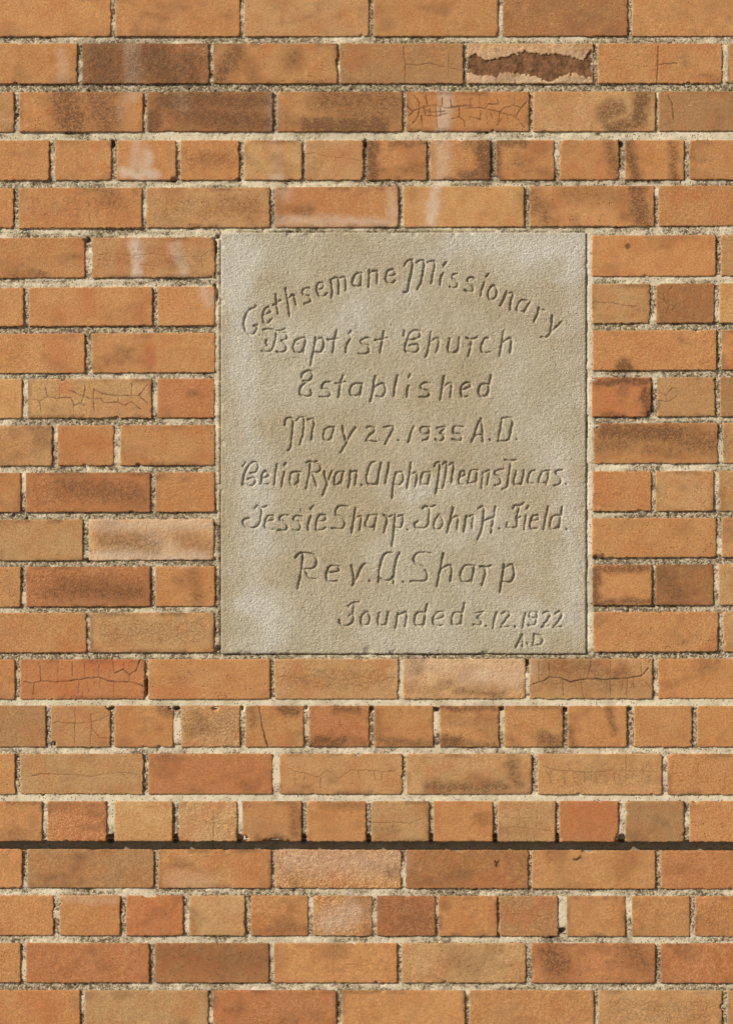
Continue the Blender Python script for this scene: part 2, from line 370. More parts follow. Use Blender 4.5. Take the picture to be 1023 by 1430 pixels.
CK(70, 320, 3.935, "370,950 385,1030; 130,970 130,1030; 50,860 55,925; 370,850 375,900", .4)
CK(70, 320, 3.935, "235,150 330,130 440,145 560,135 640,145 720,150 830,150 870,125; 265,170 350,172; 830,150 840,210; 500,195 600,205; 710,130 740,100; 660,150 680,190", .5)
CK(360, 60, 3.41, "710,300 740,325 770,310 810,300 850,295 900,310 960,300 1023,295; 740,325 720,345; 745,250 770,285 770,310; 800,250 810,300; 770,310 765,350 740,380; 810,345 850,350 900,335; 850,295 850,350 855,400; 880,260 880,300; 920,270 925,310; 960,300 960,350 985,370 985,400; 925,360 960,350; 780,345 785,400; 800,320 840,330 890,325; 820,310 825,345; 870,300 872,350; 790,300 800,345", .9)
CK(650, 60, 3.41, "0,310 70,308 150,325 240,350 265,310; 30,310 20,270 35,265; 95,315 110,290 160,290 150,265; 165,325 185,310 230,295 265,310 290,280; 240,350 280,400; 165,325 155,375; 20,350 70,365 75,330; 130,360 120,335; 150,390 175,360", .85)
CK(650, 60, 3.41, "70,308 65,240; 235,345 235,240; 40,365 45,410; 100,330 105,380; 200,340 205,390", .45)
CK(360, 60, 3.41, "695,15 697,70 705,100 700,190; 705,100 760,105 820,95 870,110", .7)
CK(360, 60, 3.41, "870,110 975,130; 910,50 908,150; 705,100 690,140; 225,530 270,520 330,540 400,545 490,560; 370,540 375,560; 300,590 310,560", .5)
CK(650, 60, 3.41, "918,15 915,100 910,190; 915,105 950,98 1005,95; 965,250 985,290 990,360", .9)
CK(650, 60, 3.41, "915,105 880,115 800,108; 930,330 1000,325", .45)
CK(70, 60, 3.41, "630,560 700,550 760,560 830,560 860,530 895,540; 830,560 800,590; 30,800 100,790 190,800 250,790 300,785 340,790 370,780; 190,800 195,850; 300,790 280,760; 520,800 600,790 690,810 800,800", .4)
CK(800, 320, 4.767, "135,485 210,492 240,485 320,502 400,515 420,508", .7)
CK(800, 320, 4.767, "555,445 610,470 640,500 690,520; 640,500 630,420 660,380; 610,470 600,430; 640,500 620,560; 660,540 690,500; 560,1080 620,1105 660,1055 690,1060; 560,1140 640,1150 690,1110; 620,1105 630,1140", .65)
CK(70, 900, 3.41, "30,180 110,172 160,165 230,157 290,178 380,178 445,200; 310,135 350,120 380,145 410,125 430,75", 1.0)
CK(70, 900, 3.41, "40,80 38,175; 105,85 108,150; 168,85 165,165; 140,170 135,235; 175,180 187,225; 240,165 238,210; 235,100 230,157; 300,85 308,140; 380,145 378,200; 305,180 305,240; 355,85 352,115; 155,225 155,255", .6)
CK(360, 900, 3.41, "85,160 130,150 200,165 250,190; 200,165 260,145 330,160 390,175 460,165 500,155 590,180 620,160 660,160; 440,130 470,145 520,165; 130,150 110,200; 130,110 130,150", .55)
CK(650, 900, 3.41, "320,190 370,175 400,155 450,160 500,178 580,165 680,168 780,160 840,150 870,115", 1.2)
CK(650, 900, 3.41, "580,165 600,80; 550,170 560,250; 690,80 690,255; 400,95 400,155; 465,165 465,245; 770,165 768,250; 745,215 750,175; 840,150 835,90; 860,180 885,210; 350,90 350,170; 800,160 800,210; 440,190 400,180 380,195", .65)
CK(70, 900, 3.41, "30,372 120,376 190,372 240,362 280,335; 120,300 118,480; 195,330 200,400 240,445 280,450; 200,400 190,480", .65)
CK(360, 900, 3.41, "8,295 20,380 45,485", 1.1)
CK(70, 900, 3.41, "35,620 100,622 200,630 250,620 340,612 420,618; 340,612 370,640", .55)
CK(360, 900, 3.41, "140,590 190,610 230,615 290,635 330,600 390,640 440,600 520,600 600,608 660,605; 300,635 300,690; 180,610 180,670; 555,608 560,650; 590,608 590,640; 230,615 220,650; 480,605 485,640", .6)
CK(650, 900, 3.41, "370,580 430,600 500,605 560,610 620,612 700,600 760,605 850,605 920,608; 470,610 475,670; 570,612 565,655; 600,612 600,650; 720,600 705,650; 765,520 765,640; 700,590 720,620 780,640; 620,612 625,650; 385,605 410,640", .6)
CK(360, 1130, 3.41, "550,65 600,68 650,62 720,70 790,45; 650,62 640,90", .6)
CK(650, 1130, 3.41, "165,90 240,88 330,95 410,105; 250,0 262,45 250,88; 265,95 265,140; 340,0 340,95; 180,40 260,45 330,40; 200,90 205,130; 170,510 260,500 340,512 400,505", .45)
CK(70, 1130, 3.41, "700,60 760,68 880,72; 780,10 780,140", .45)
CK(70, 610, 3.935, "280,1090 380,1090 450,1095 540,1080 620,1090 690,1100 740,1070 850,1075; 440,1020 430,1095; 740,1070 720,1110", .5)
CK(800, 610, 4.767, "140,380 190,382 200,365; 270,382 320,382", .5)
CK(360, 1130, 3.41, "360,650 362,790; 380,745 440,740 500,750 540,740 620,750", .4)
CK(650, 1130, 3.41, "142,250 150,262 147,275; 150,262 156,255", 1.4)
CK(650, 1130, 3.41, "514,240 530,245 545,232", 1.4)

def make_brick(r, x0, x1, code, parent, idx):
    xc = (x0+x1)/2
    yl0, yl1 = row_y(r, x0); yr0, yr1 = row_y(r, x1)
    W = (x1-x0)*S; H = ((yl1-yl0)+(yr1-yr0))/2*S
    seen = x1 > -5 and x0 < 1028 and -2 < r < 22 and r not in (-2,)
    step = .0026 if seen else .007
    near = [c for c in CRACKS if c[0][:, 0].mean() > x0-4 and c[0][:, 0].mean() < x1+4 and c[0][:, 1].mean() > yl0-4 and c[0][:, 1].mean() < yl1+4]
    if near or (code.startswith('P') and r == 0): step = .00125
    ax = axis(W, step); az_ = axis(H, step)
    nx, nz = len(ax), len(az_)
    u, v = np.meshgrid(ax, az_)                      # v from top down
    sd_ = idx*13.7
    # crumbled outline: how far each side steps in, metres
    amp = .0011 if 's' in code or random.random() < .35 else .0006
    cornr = random.uniform(.0015, .0045)
    px = x0 + u/S
    top = yl0 + (yr0-yl0)*(u/W); bot = yl1 + (yr1-yl1)*(u/W)
    py = top + (bot-top)*(v/H)
    def en(t, k): 
        e = (fbm(t*260+sd_, np.full_like(t, k*7.1+idx), k, 3)-.45)*1.9*amp
        chip = sstep(.84, .95, vn(t*70+sd_*3, np.full_like(t, k*3.3+idx), k+2))*.0020
        return e + chip
    dl = u - en(v, 0); dr = W-u - en(v, 1); dt = v - en(u, 2); db = H-v - en(u, 3)
    # rounded rectangle distance inside
    dx = np.minimum(dl, dr); dz = np.minimum(dt, db)
    c = cornr
    inside = np.where((dx < c) & (dz < c), c-np.hypot(c-dx, c-dz), np.minimum(dx, dz))
    for cx_, cy_, rx_, ry_ in CHIPS:
        if x0-15 < cx_ < x1+15 and yl0-15 < cy_ < yl1+15:
            q = (np.hypot((px-cx_)/rx_, (py-cy_)/ry_) - 1 + (vn(px/2.5, py/2.5, 6)-.5)*.5)*min(rx_, ry_)*S
            inside = np.minimum(inside, q)
    R = .0012
    h = np.where(inside < R, R - np.sqrt(np.clip(R*R-(R-np.clip(inside, 0, R))**2, 0, None)), 0)
    h = h + np.clip(-inside, 0, .004)*2.0
    # moved outline so side walls follow the crumbling
    mu = np.clip(en(v, 0), -.0012, .003)*np.clip(1-u/.006, 0, 1) - np.clip(en(v, 1), -.0012, .003)*np.clip(1-(W-u)/.006, 0, 1)
    mv = np.clip(en(u, 2), -.0012, .003)*np.clip(1-v/.006, 0, 1) - np.clip(en(u, 3), -.0012, .003)*np.clip(1-(H-v)/.006, 0, 1)
    rough = 1.0 + 1.6*code.count('s')
    rel = (fbm(px/30, py/30, 1)-.5)*.0009 + (fbm(px/7, py/7, 2)-.5)*.00032*rough + (vn(px/2.2, py/2.2, 3)-.5)*.00018*rough
    tilt = random.uniform(-.0012, .0012)*(u/W-.5) + random.uniform(-.001, .001)*(v/H-.5)
    off = random.uniform(-.0005, .0005)
    st = stains(px.ravel(), py.ravel())
    Y = rowdepth(r) + h + rel + tilt + off
    if r == 0 and code.startswith('P'):
        j = (fbm(px/4, py/4, 4)-.5)*8; j2 = (fbm(px/3.1, py/3.1, 6)-.5)*8
        tt = np.interp(px, CAV_T[:, 0], CAV_T[:, 1])+j-2.2; bb = np.interp(px, CAV_B[:, 0], CAV_B[:, 1])+j2+2.5
        cav = np.minimum(sstep(-.6, .8, py-tt), sstep(-.6, .8, bb-py))*(px < 827)
        st[:, 3] = cav.ravel()
        Y = Y + cav*(.0022+(fbm(px/2.6, py/2.6, 1)-.5)*.0016) + (1-cav)*((fbm(px/4, py/4, 6)-.5)*.0013)
    crk = np.zeros(px.shape)
    if near:
        qx = px + (fbm(px/4, py/4, 2)-.5)*2.2; qy = py + (fbm(px/4, py/4, 4)-.5)*2.2
        for P, st_, in near:
            for k in range(len(P)-1):
                a, b = P[k], P[k+1]; d_ = b-a; L2 = d_@d_+1e-9
                t = np.clip(((qx-a[0])*d_[0]+(qy-a[1])*d_[1])/L2, 0, 1)
                dd = np.hypot(qx-a[0]-t*d_[0], qy-a[1]-t*d_[1])
                crk = np.maximum(crk, np.clip((1.35*min(1.0, .45+st_*.55)-dd)/.95, 0, 1)*st_)
        crk = crk*(.35+.9*fbm(px/9, py/9, 5))
        Y = Y + crk*.0006
    kk = LOW if r >= 17 else 1.0
    X = WX(px)*kk + mu; Z = CZ + (WZ(py)-CZ)*kk - mv
    V = np.stack([X.ravel(), Y.ravel(), Z.ravel()], 1)
    ii = (np.arange(nz-1)[:, None]*nx + np.arange(nx-1)[None, :]).ravel()
    Q = np.stack([ii, ii+nx, ii+nx+1, ii+1], 1)
    # side walls with their own vertices
    ring = list(range(nx)) + [nx*k+nx-1 for k in range(1, nz)] + [nx*(nz-1)+k for k in range(nx-2, -1, -1)] + [nx*k for k in range(nz-2, 0, -1)]
    ring = np.array(ring); m = len(ring)
    A = V[ring]; B = A.copy(); B[:, 1] = rowdepth(r) + .034
    n0 = len(V); V = np.concatenate([V, A, B])
    k = np.arange(m); k2 = (k+1) % m
    Q2 = np.stack([n0+k, n0+k2, n0+m+k2, n0+m+k], 1)
    back = np.array([[n0+m, n0+m+nx-1, n0+m+nx-1+nz-1, n0+m+2*nx+nz-3]])
    Qa = np.concatenate([Q, Q2, back])
    smooth = np.concatenate([np.ones(len(Q), bool), np.zeros(len(Q2)+1, bool)])
    N = len(V)
    def ext(a): return np.concatenate([a, a[ring], a[ring]])
    base = lin(PAL[code[0]])*K
    if code.startswith('BB'): base = lin((150, 100, 66))*K
    jit = random.uniform(.93, 1.07); hue = random.uniform(-.04, .04)
    base = base*np.array([jit, jit*(1+hue), jit*(1+1.5*hue)])
    bc = np.ones((N, 4)); bc[:, :3] = base
    d = code.count('d'); 
    uu = (u/W).ravel(); vv = (v/H).ravel(); pxx = px.ravel(); pyy = py.ravel()
    if d:
        blot = sstep(.50, .78, fbm(pxx/26+idx*3, pyy/20, 4))*.28*d
        st[:, 0] = np.maximum(st[:, 0], blot)
    wx_ = fbm(pxx/38+idx*5.1, pyy/24+idx*2.7, 2); wy_ = fbm(pxx/15+idx*1.9, pyy/12, 6)
    st[:, 0] = np.maximum(st[:, 0], sstep(.50, .82, wx_)*random.uniform(.1, .45) + sstep(.6, .85, wy_)*.16)
    st[:, 1] = np.maximum(st[:, 1], sstep(.52, .8, fbm(pxx/34+idx*2.3, pyy/30, 7))*random.uniform(.0, .5))
    if random.random() < .3:      # kiln-darkened arrises
        ee = np.minimum(np.minimum(pxx-x0, x1-pxx), np.minimum(pyy-yl0, yl1-pyy))
        st[:, 0] = np.maximum(st[:, 0], sstep(9, 1, ee)*sstep(.4, .7, fbm(pxx/20, pyy/20+idx, 1))*.5)
    if 'r' in code: st[:, 1] = np.maximum(st[:, 1], sstep(.5, .75, fbm(pxx/30+idx, pyy/26, 6))*.5)
    band = np.clip(1-np.abs(vv-.5)*2, 0, 1)
    endf = np.clip(np.minimum(uu, 1-uu)*9, 0, 1)
    feat = np.zeros((len(pxx), 4))
    feat[:, 0] = sstep(.05, .75, band)*endf*min(1, .75*code.count('c')) + random.choice((.0, .06, .14, .22))
    feat[:, 1] = crk.ravel()
    feat[:, 2] = min(1.0, .55*code.count('s'))
    feat[:, 3] = (.65 if 'p' in code else random.choice((-.25, -.15, 0, .1, .25)))
    feat[:, 2] += random.choice((0, 0, .08, .2))
    o = build('brick', V, Qa, M_BRICK, parent,
              {'basecol': bc, 'stain_shade': ext(st), 'feat': ext(feat)}, smooth)
    return o

wall = empty('brick_wall', (0, 0, 0), 'orange and tan brick wall with cream mortar joints surrounding the carved stone', 'wall')
wall['kind'] = 'thing'
LABELS = {(0, 652): 'pale brick with a ragged brown spalled hollow', (1, 566.8): 'orange brick covered in a network of cracks',
 (6, 128): 'orange brick with a small red spot', (10, 124): 'pale sandy rough faced brick', (18, 525.7): 'dark brown header brick',
 (1, 743.8): 'tan brick with a dark curved smudge', (13, 738.9): 'brown tan brick with a long dark crack',
 (2, 163): 'orange header with white drips and a chipped corner', (13, 562): 'glittering rough sandy brick',
 (4, 128): 'tan brick with two white streaks', (18, 176): 'plain red header brick', (7, 38): 'tan brick crazed with thin brown cracks'}
idx = 0
for r in SR:
    for (x0, x1, code) in NEAR[r]:
        idx += 1
        o = make_brick(r, x0, x1, code, wall, idx)
        if (r, x0) in LABELS: o['label'] = LABELS[(r, x0)]

# ---------------------------------------------------------------- mortar height field in the joints
SX0, SX1, SY0, SY1 = 308.5, 818.0, 324.5, 913.0      # the slab
MX0, MX1 = XMIN+20, XMAX-20
MY0 = -136.0; MY1 = 1506.0
g = .0019/S
xs = np.arange(MX0, MX1+g, g); ys = np.arange(MY0, MY1+g, g)
PX, PY = np.meshgrid(xs, ys)
cover = np.zeros(PX.shape, bool); inset = 3.0
smooth_f = np.zeros(PX.shape)
BED = {-1:.4, 0:.12, 1:.72, 2:.42, 3:.45, 4:.62, 5:.22, 6:.28, 7:.32, 8:.5, 9:.3, 10:.25, 11:.28, 12:.2, 13:1.2, 14:.58, 15:1.0, 16:.3, 17:.42, 18:.6, 19:.4, 20:.4, -2:.4}
for r in SR:
    for (x0, x1, c) in NEAR[r]:
        i0, i1 = np.searchsorted(xs, [x0+inset, x1-inset])
        yt, yb = row_y(r, (x0+x1)/2)
        j0, j1 = np.searchsorted(ys, [yt+inset, yb-inset])
        cover[j0:j1, i0:i1] = True
i0, i1 = np.searchsorted(xs, [SX0+4, SX1-4]); j0, j1 = np.searchsorted(ys, [SY0+4, SY1-4]); cover[j0:j1, i0:i1] = True
sm = fbm(PX/60, PY/9, 3)*1.1 - .55 + (fbm(PX/14, PY/14, 1)-.5)*.7
vert = .30 + (fbm(PX/33, PY/40, 6)-.5)*1.6
bias = np.full(PX.shape, np.nan)
for r in list(SR)[:-1]:
    yl = (ROWS[r][1]+ROWS[r+1][0])/2; yr = (ROWS[r][3]+ROWS[r+1][2])/2
    yc = yl + (yr-yl)*(PX-80)/865
    near = np.abs(PY-yc) < 7.5
    bias[near] = BED[r]
smn = np.clip(np.where(np.isnan(bias), vert, bias) + sm, 0, 1)
smn = np.maximum(smn, ((PY > 1172) & (PY < 1189))*.92)
smn = np.maximum(smn, sstep(10, 3, np.abs(PX-823))*sstep(300, 330, PY)*sstep(920, 900, PY)*.9)
smn = np.maximum(smn, sstep(8, 3, np.abs(PX-304))*sstep(300, 330, PY)*sstep(920, 900, PY)*.6*(vn(PX/9, PY/40, 3) > .4))
for cx_, cy_, rr in ((786,1280,14),(247,1020,12),(386,1080,16),(154,1140,12),(606,1010,12),(301,1140,1)):
    smn = np.maximum(smn, sstep(rr*2, rr, np.hypot((PX-cx_)*1.8, PY-cy_)))
dep = .0042 - .0017*smn - np.where(np.isnan(bias), .0011, 0)
dep = dep + (fbm(PX/9, PY/9, 2)-.5)*.0012*(1.2-smn) + (vn(PX/2.4, PY/2.4, 5)-.5)*.0015*(1.1-smn*.95) + (fbm(PX/20, PY/20, 7)-.5)*.0012
dep = dep + sstep(.80, .92, vn(PX/3.5, PY/3.5, 4))*.003*(1.1-smn)
HOLES = [(157,989,4,3),(247,990,5,3.4),(338,989,3,3),(428,989,3,3),(518.5,990,4.5,3.5),(609,991,4.2,3.2),(700,990,4,3),(789,991,4,3.3),(879,990,4,3),
 (154,1171,7,6),(245,1171,5.5,6),(334,1171,5.5,6),(424,1171,5,6),(515,1171,5,6),(602,1170,4.5,6),(691,1171,5,6),(777,1171,4.5,6),(868,1171,6,6),
 (157,200,4,6),(510,200,3.5,6),(866,200,4.5,4),(242,250,5,4),(334,250,3,3),(300,345,3,14),(303,410,2.5,10),(304,330,3,3),(123,335,4,4),(300,400,3,4),
 (818,600,2.5,12),(305,905,4,4),(736,925,4,5),(205,958,2.5,14),(124,783,3,3),(680,184,3,2),(770,1308,3,2.5),(60,1110,2,2),(785,1300,5,4)]
for a, b, rx_, ry_ in HOLES:
    q = np.hypot((PX-a)/rx_, (PY-b)/ry_) + (vn(PX/2.5, PY/2.5, 6)-.5)*.5
    dep = dep + sstep(1.15, .75, q)*(.011 if b > 1100 else .007)
# slab perimeter: narrow open line beside the stone
ed = np.minimum.reduce([np.abs(PX-SX0)+ (1e3*((PY < SY0) | (PY > SY1))), np.abs(PX-SX1)+(1e3*((PY < SY0) | (PY > SY1))), np.abs(PY-SY0)+(1e3*((PX < SX0) | (PX > SX1))), np.abs(PY-SY1)+(1e3*((PX < SX0) | (PX > SX1)))])
dep = dep + sstep(2.2, .8, ed)*.003*(vn(PX/12, PY/12, 3) > .25)
dep = np.clip(dep, .0001, None)
ledge_y = STEP_Y - 4.2 + (PX-80)/865*.8
dep = dep + np.where(PY > ledge_y, SETBACK, 0)
dep = dep + np.where((PY > ledge_y) & (PY < 1187), .002, 0)
keep = ~(cover[:-1, :-1] & cover[1:, :-1] & cover[:-1, 1:] & cover[1:, 1:])
nxm = len(xs)
J, I = np.nonzero(keep)
a = J*nxm+I; Q = np.stack([a, a+nxm, a+nxm+1, a+1], 1)
used = np.unique(Q); remap = np.full(PX.size, -1); remap[used] = np.arange(len(used))
pxu = PX.ravel()[used]; pyu = PY.ravel()[used]
kk = np.where(pyu > (STEP_Y-4.2 + (pxu-80)/865*.8), LOW, 1.0)
V = np.stack([WX(pxu)*kk, dep.ravel()[used], CZ + (WZ(pyu)-CZ)*kk], 1)
stm_shade = stains(pxu, pyu)
stm_shade[:, 0] *= .5
hole_shade = np.clip((dep.ravel()[used] % SETBACK - .006)/.004, 0, 1)  # painted shade, darker with depth inside the joint holes
stm_shade[:, 0] = np.clip(stm_shade[:, 0]+hole_shade*.8 + ((pyu > 1173) & (pyu < 1188))*1.0, 0, 1)  # also paints the ledge's shade onto the mortar bed below it
mortar = build('mortar', V, remap[Q], M_MORTAR, wall, {'smoothness': smn.ravel()[used], 'stain_shade': stm_shade})

# the rest of the wall, out of the picture: plain bricks in one part, flat mortar round the detailed field
FX0, FX1 = -2000, 3000; ROOF_Y = -900
bv, bq, bcol = [], [], []
def add_box(x0, x1, y0, y1, dp, d0, base):
    n = len(bv); e = 1.6
    P = [(x0, y0), (x1, y0), (x1, y1), (x0, y1)]; I_ = [(x0+e, y0+e), (x1-e, y0+e), (x1-e, y1-e), (x0+e, y1-e)]
    for (a, b) in I_: bv.append((WX(a), dp, WZ(b)))
    for (a, b) in P: bv.append((WX(a), dp+.0015, WZ(b)))
    for (a, b) in P: bv.append((WX(a), dp+d0, WZ(b)))
    bq.append((n+3, n+2, n+1, n))
    for k in range(4):
        k2 = (k+1) % 4
        bq.append((n+k, n+k2, n+4+k2, n+4+k)); bq.append((n+4+k, n+4+k2, n+8+k2, n+8+k))
    bcol.extend([(*base, 1)]*12)
def rndbase():
    return lin(PAL[random.choice('OOOTTYRBD')])*K*random.uniform(.92, 1.08)
ground_y = 715 + CZ/S
for r in range(-15, 32):
    if r in SR:
        lst = NEAR[r]; yl, yt = row_y(r, 500)
        x = lst[0][0]-7; wd = 81 if r in HEADER else 173
        while x > FX0:
            y0, y1 = row_y(r, x); add_box(x-wd, x, y0, y1, rowdepth(r), .03, rndbase()); x -= wd+7
        x = lst[-1][1]+7
        while x < FX1:
            y0, y1 = row_y(r, x); add_box(x, x+wd, y0, y1, rowdepth(r), .03, rndbase()); x += wd+7
    else:
        if r < 0: y0 = ROWS[-2][0] + (r+2)*66
        else: y0 = ROWS[21][0] + (r-21)*65.8
        y1 = y0+56
        if y1 > ground_y: y1 = ground_y
        if y0 > ground_y-8: continue
        wd = 81 if r % 6 == 2 else 173
        x = FX0 + (90 if r % 2 else 0)
        while x < FX1: add_box(x, x+wd, y0, y1, rowdepth(r), .03, rndbase()); x += wd+7
N = len(bv)
o = build('surrounding_bricks', bv, bq, M_BRICK, wall, {'basecol': np.array(bcol), 'stain_shade': np.zeros((N, 4)), 'feat': np.tile([.05, 0, 0, .3], (N, 1))}, np.zeros(len(bq), bool))
o['kind'] = 'stuff'
mv_, mq_ = [], []
def rect(x0, x1, y0, y1, d):
    n = len(mv_)
    for a, b in ((x0, y0), (x0, y1), (x1, y1), (x1, y0)): mv_.append((WX(a), d, WZ(b)))
    mq_.append((n, n+1, n+2, n+3))
XE = xs[-1]; YE = ys[-1]
rect(FX0, FX1, ROOF_Y, MY0, .0031); rect(FX0, MX0, MY0, STEP_Y, .0031); rect(XE, FX1, MY0, STEP_Y, .0031)
rect(FX0, MX0, STEP_Y, YE, .0031+SETBACK); rect(XE, FX1, STEP_Y, YE, .0031+SETBACK); rect(FX0, FX1, YE, ground_y, .0031+SETBACK)
o = build('mortar', mv_, mq_, M_MORTAR, wall, {'smoothness': np.full(len(mv_), .55), 'stain_shade': np.zeros((len(mv_), 4))}, np.zeros(len(mq_), bool))
# masonry core
def boxmesh(x0, x1, y0, y1, z0, z1):
    v = [(x, y, z) for x in (x0, x1) for y in (y0, y1) for z in (z0, z1)]
    q = [(0,1,3,2),(4,6,7,5),(0,4,5,1),(2,3,7,6),(0,2,6,4),(1,5,7,3)]
    return v, q
v, q = boxmesh(WX(FX0)+.01, WX(FX1)-.01, .045, .36, 0.0, WZ(ROOF_Y))
o = build('masonry_core', v, q, M_MORTAR, wall, {'smoothness': np.full(8, .3), 'stain_shade': np.zeros((8, 4))}, np.zeros(6, bool))
v, q = boxmesh(WX(FX0)-.03, WX(FX1)+.03, -.03, .40, WZ(ROOF_Y)+.002, WZ(ROOF_Y)+.09)
o = build('coping', v, q, M_STONE, wall, {'stain_shade': np.zeros((8, 4))}, np.zeros(6, bool))

# ---------------------------------------------------------------- carved stone
# strokes traced over enlargements: origin x, origin y, scale, then polylines; ';' parts, '|' letters not needed
TR = []
def T(line, ox, oy, s, txt, dz=1.0):
    for pl in txt.replace('\n', ';').split(';'):
        pl = pl.strip()
        if not pl: continue
        pts = np.array([[float(q) for q in p.split(',')] for p in pl.split()])
        TR.append((line, pts/s + np.array([ox, oy]), dz))
T(0, 320, 350, 6.394, """235,490 215,508 180,522 145,570 128,640 135,700 165,740 205,745 235,710 245,660; 245,660 215,672
345,500 315,520 295,580 305,640 335,650 375,610; 345,500 365,525 350,552 312,568
410,385 415,450 430,560; 390,485 425,465 455,440
500,335 515,430 535,580; 525,420 565,390 580,420 590,480
710,330 670,335 650,365 665,395 705,405 725,435 705,460 665,475
830,285 800,285 775,320 780,370 805,405 840,405 865,380; 830,285 842,310 825,335 782,350""")
T(0, 460, 350, 6.394, """5,260 20,340 12,420; 20,250 45,240 70,242 78,300 75,385; 85,248 110,235 135,238 140,290 140,350
275,200 245,200 215,225 200,290 225,315 255,315 278,290; 282,195 278,260 272,305 290,322
350,170 352,240 345,320; 355,190 385,180 420,180 422,230 420,290
560,165 525,170 500,210 500,260 520,285 555,285 580,265; 560,165 585,190 570,215 505,225
665,135 690,90 735,75; 735,80 735,150 715,240 700,310 690,360 655,370
775,105 800,85 835,90 838,150 820,240 805,300 780,340; 870,105 900,92 930,98 930,160 915,220 905,290""", 1.1)
T(0, 600, 350, 5.115, """110,85 95,105; 90,160 75,195 70,240
190,165 165,170 155,190 175,205 195,225 190,255 160,262 135,255
320,200 290,188 265,205 275,230 305,255 300,288 270,290 245,280
415,165 398,182; 385,230 370,275 360,320
455,245 430,260 412,305 425,345 455,340 475,300 465,255 445,245
545,290 525,340 500,390; 540,315 575,300 590,315 575,360 570,420
690,355 655,350 630,375 615,420 640,435 670,425 695,390; 710,365 690,400 670,440
775,405 765,450 740,505; 768,430 785,422 812,425
870,465 865,530 855,580; 935,505 890,550 850,595 820,620 790,615""")
T(1, 360, 450, 5.115, """35,50 80,45 120,60 160,55 190,45; 125,60 125,110 110,170 85,205 50,210 25,205; 62,125 53,145 65,162
150,68 190,75 205,95 195,120 165,130; 165,130 195,160 195,195 160,215 130,205
290,115 265,130 250,170 260,205 290,215 320,195 330,160; 290,115 335,112 330,160 322,215
410,105 400,170 385,240 375,305; 412,125 445,110 465,130 460,180 440,215 405,210
560,60 545,110 530,215; 490,120 530,120 570,115
660,60 645,80; 650,125 630,165 625,215
805,115 765,110 730,130 745,155 785,170 785,210 750,225 710,220
895,65 885,130 870,215; 830,125 875,120 920,110""")
T(1, 540, 450, 5.115, """120,60 118,95; 230,65 190,55 160,80 140,130 125,180 135,210; 230,65 235,95 210,115 170,125 150,120
160,165 205,155 225,180 205,210 165,215 135,205
310,70 300,140 290,200 275,245; 305,140 350,110 370,130 360,180 350,215
445,115 435,170 440,210 475,215 505,190; 515,110 510,160 500,215
600,120 595,180 575,245; 565,110 600,120 640,105
725,115 700,110 680,140 670,190 690,215 735,210
830,60 820,130 800,240; 825,140 870,110 885,130 875,215""")
T(2, 400, 510, 6.82, """135,110 150,75 195,50 225,55 240,85 225,125 195,150 150,145; 200,155 155,180 125,220 120,265 150,290 200,295 235,270 225,235
420,160 370,160 335,180 335,215 385,230 410,260 395,295 345,300 310,300
535,95 515,150 500,230 490,300; 460,170 520,165 560,155
705,175 660,170 620,190 600,240 610,285 660,290 695,250; 712,175 705,230 690,290
840,100 825,180 815,260 795,340; 835,210 865,185 915,170 935,210 925,265 895,300 850,290""", 1.1)
T(2, 540, 510, 6.394, """90,90 70,180 55,270; 92,95 72,185 58,270
200,85 190,105; 190,180 178,230 175,280
380,160 330,155 295,180 310,210 360,225 375,255 345,280 285,280
505,95 490,200 470,305; 495,205 540,160 570,165 570,210 560,280
735,155 695,155 660,190 655,240 670,280 715,275; 735,155 740,190 662,220
925,90 910,160 900,265; 905,165 835,170 815,220 825,270 870,275 900,240""", 1.1)
T(3, 390, 570, 5.683, """40,130 45,90 70,72 105,85; 105,85 105,140 95,220 85,310 65,335; 125,100 160,75 190,75 190,140 180,220 160,285
220,90 265,85 270,130 260,180 250,250
425,150 385,150 355,175 345,230 370,255 400,240; 430,150 420,190 405,250
495,140 505,190 520,250; 600,150 560,210 540,250 515,300 480,350
690,155 715,145 745,155 745,185 710,215 680,260; 680,260 720,260 765,262
825,150 860,145 900,145 880,200 835,280
935,250 945,256""")
T(3, 560, 570, 5.683, """95,145 75,195 55,270
215,155 180,145 150,160 160,190 190,205 215,190; 215,150 215,200 200,245 165,252
280,155 345,150 305,195; 305,195 335,215 325,250 290,262 265,245
490,145 420,145 410,195 450,200 475,225 460,260 400,245
630,80 600,140 570,230 555,265; 630,80 640,160 645,265; 582,215 640,210
698,248 704,254
795,80 785,150 765,260; 790,80 850,75 880,100 865,180 850,240 810,260 765,257
912,242 918,248""")
T(4, 330, 635, 6.394, """75,70 55,100; 140,65 105,95 80,135 60,200 50,265; 130,70 170,65 190,100 170,150 120,165
100,215 150,205 165,240 130,280 90,270 55,260
250,145 225,180 215,255; 250,145 285,165 270,195 220,208; 215,255 250,265 280,260
360,85 345,170 335,265
435,75 425,95; 425,155 410,210 400,280
555,155 530,150 490,160 475,210 480,265 515,270 545,235; 560,150 550,210 540,280
620,70 650,55 680,65 715,55; 655,70 650,150 630,250 620,300; 690,70 735,90 745,125 715,155 650,160; 675,165 695,230 710,275
780,150 790,200 810,250; 850,145 825,200 805,260 765,365
950,150 915,150 885,170 870,215 870,265 900,265 935,230; 950,150 940,200 930,260""")
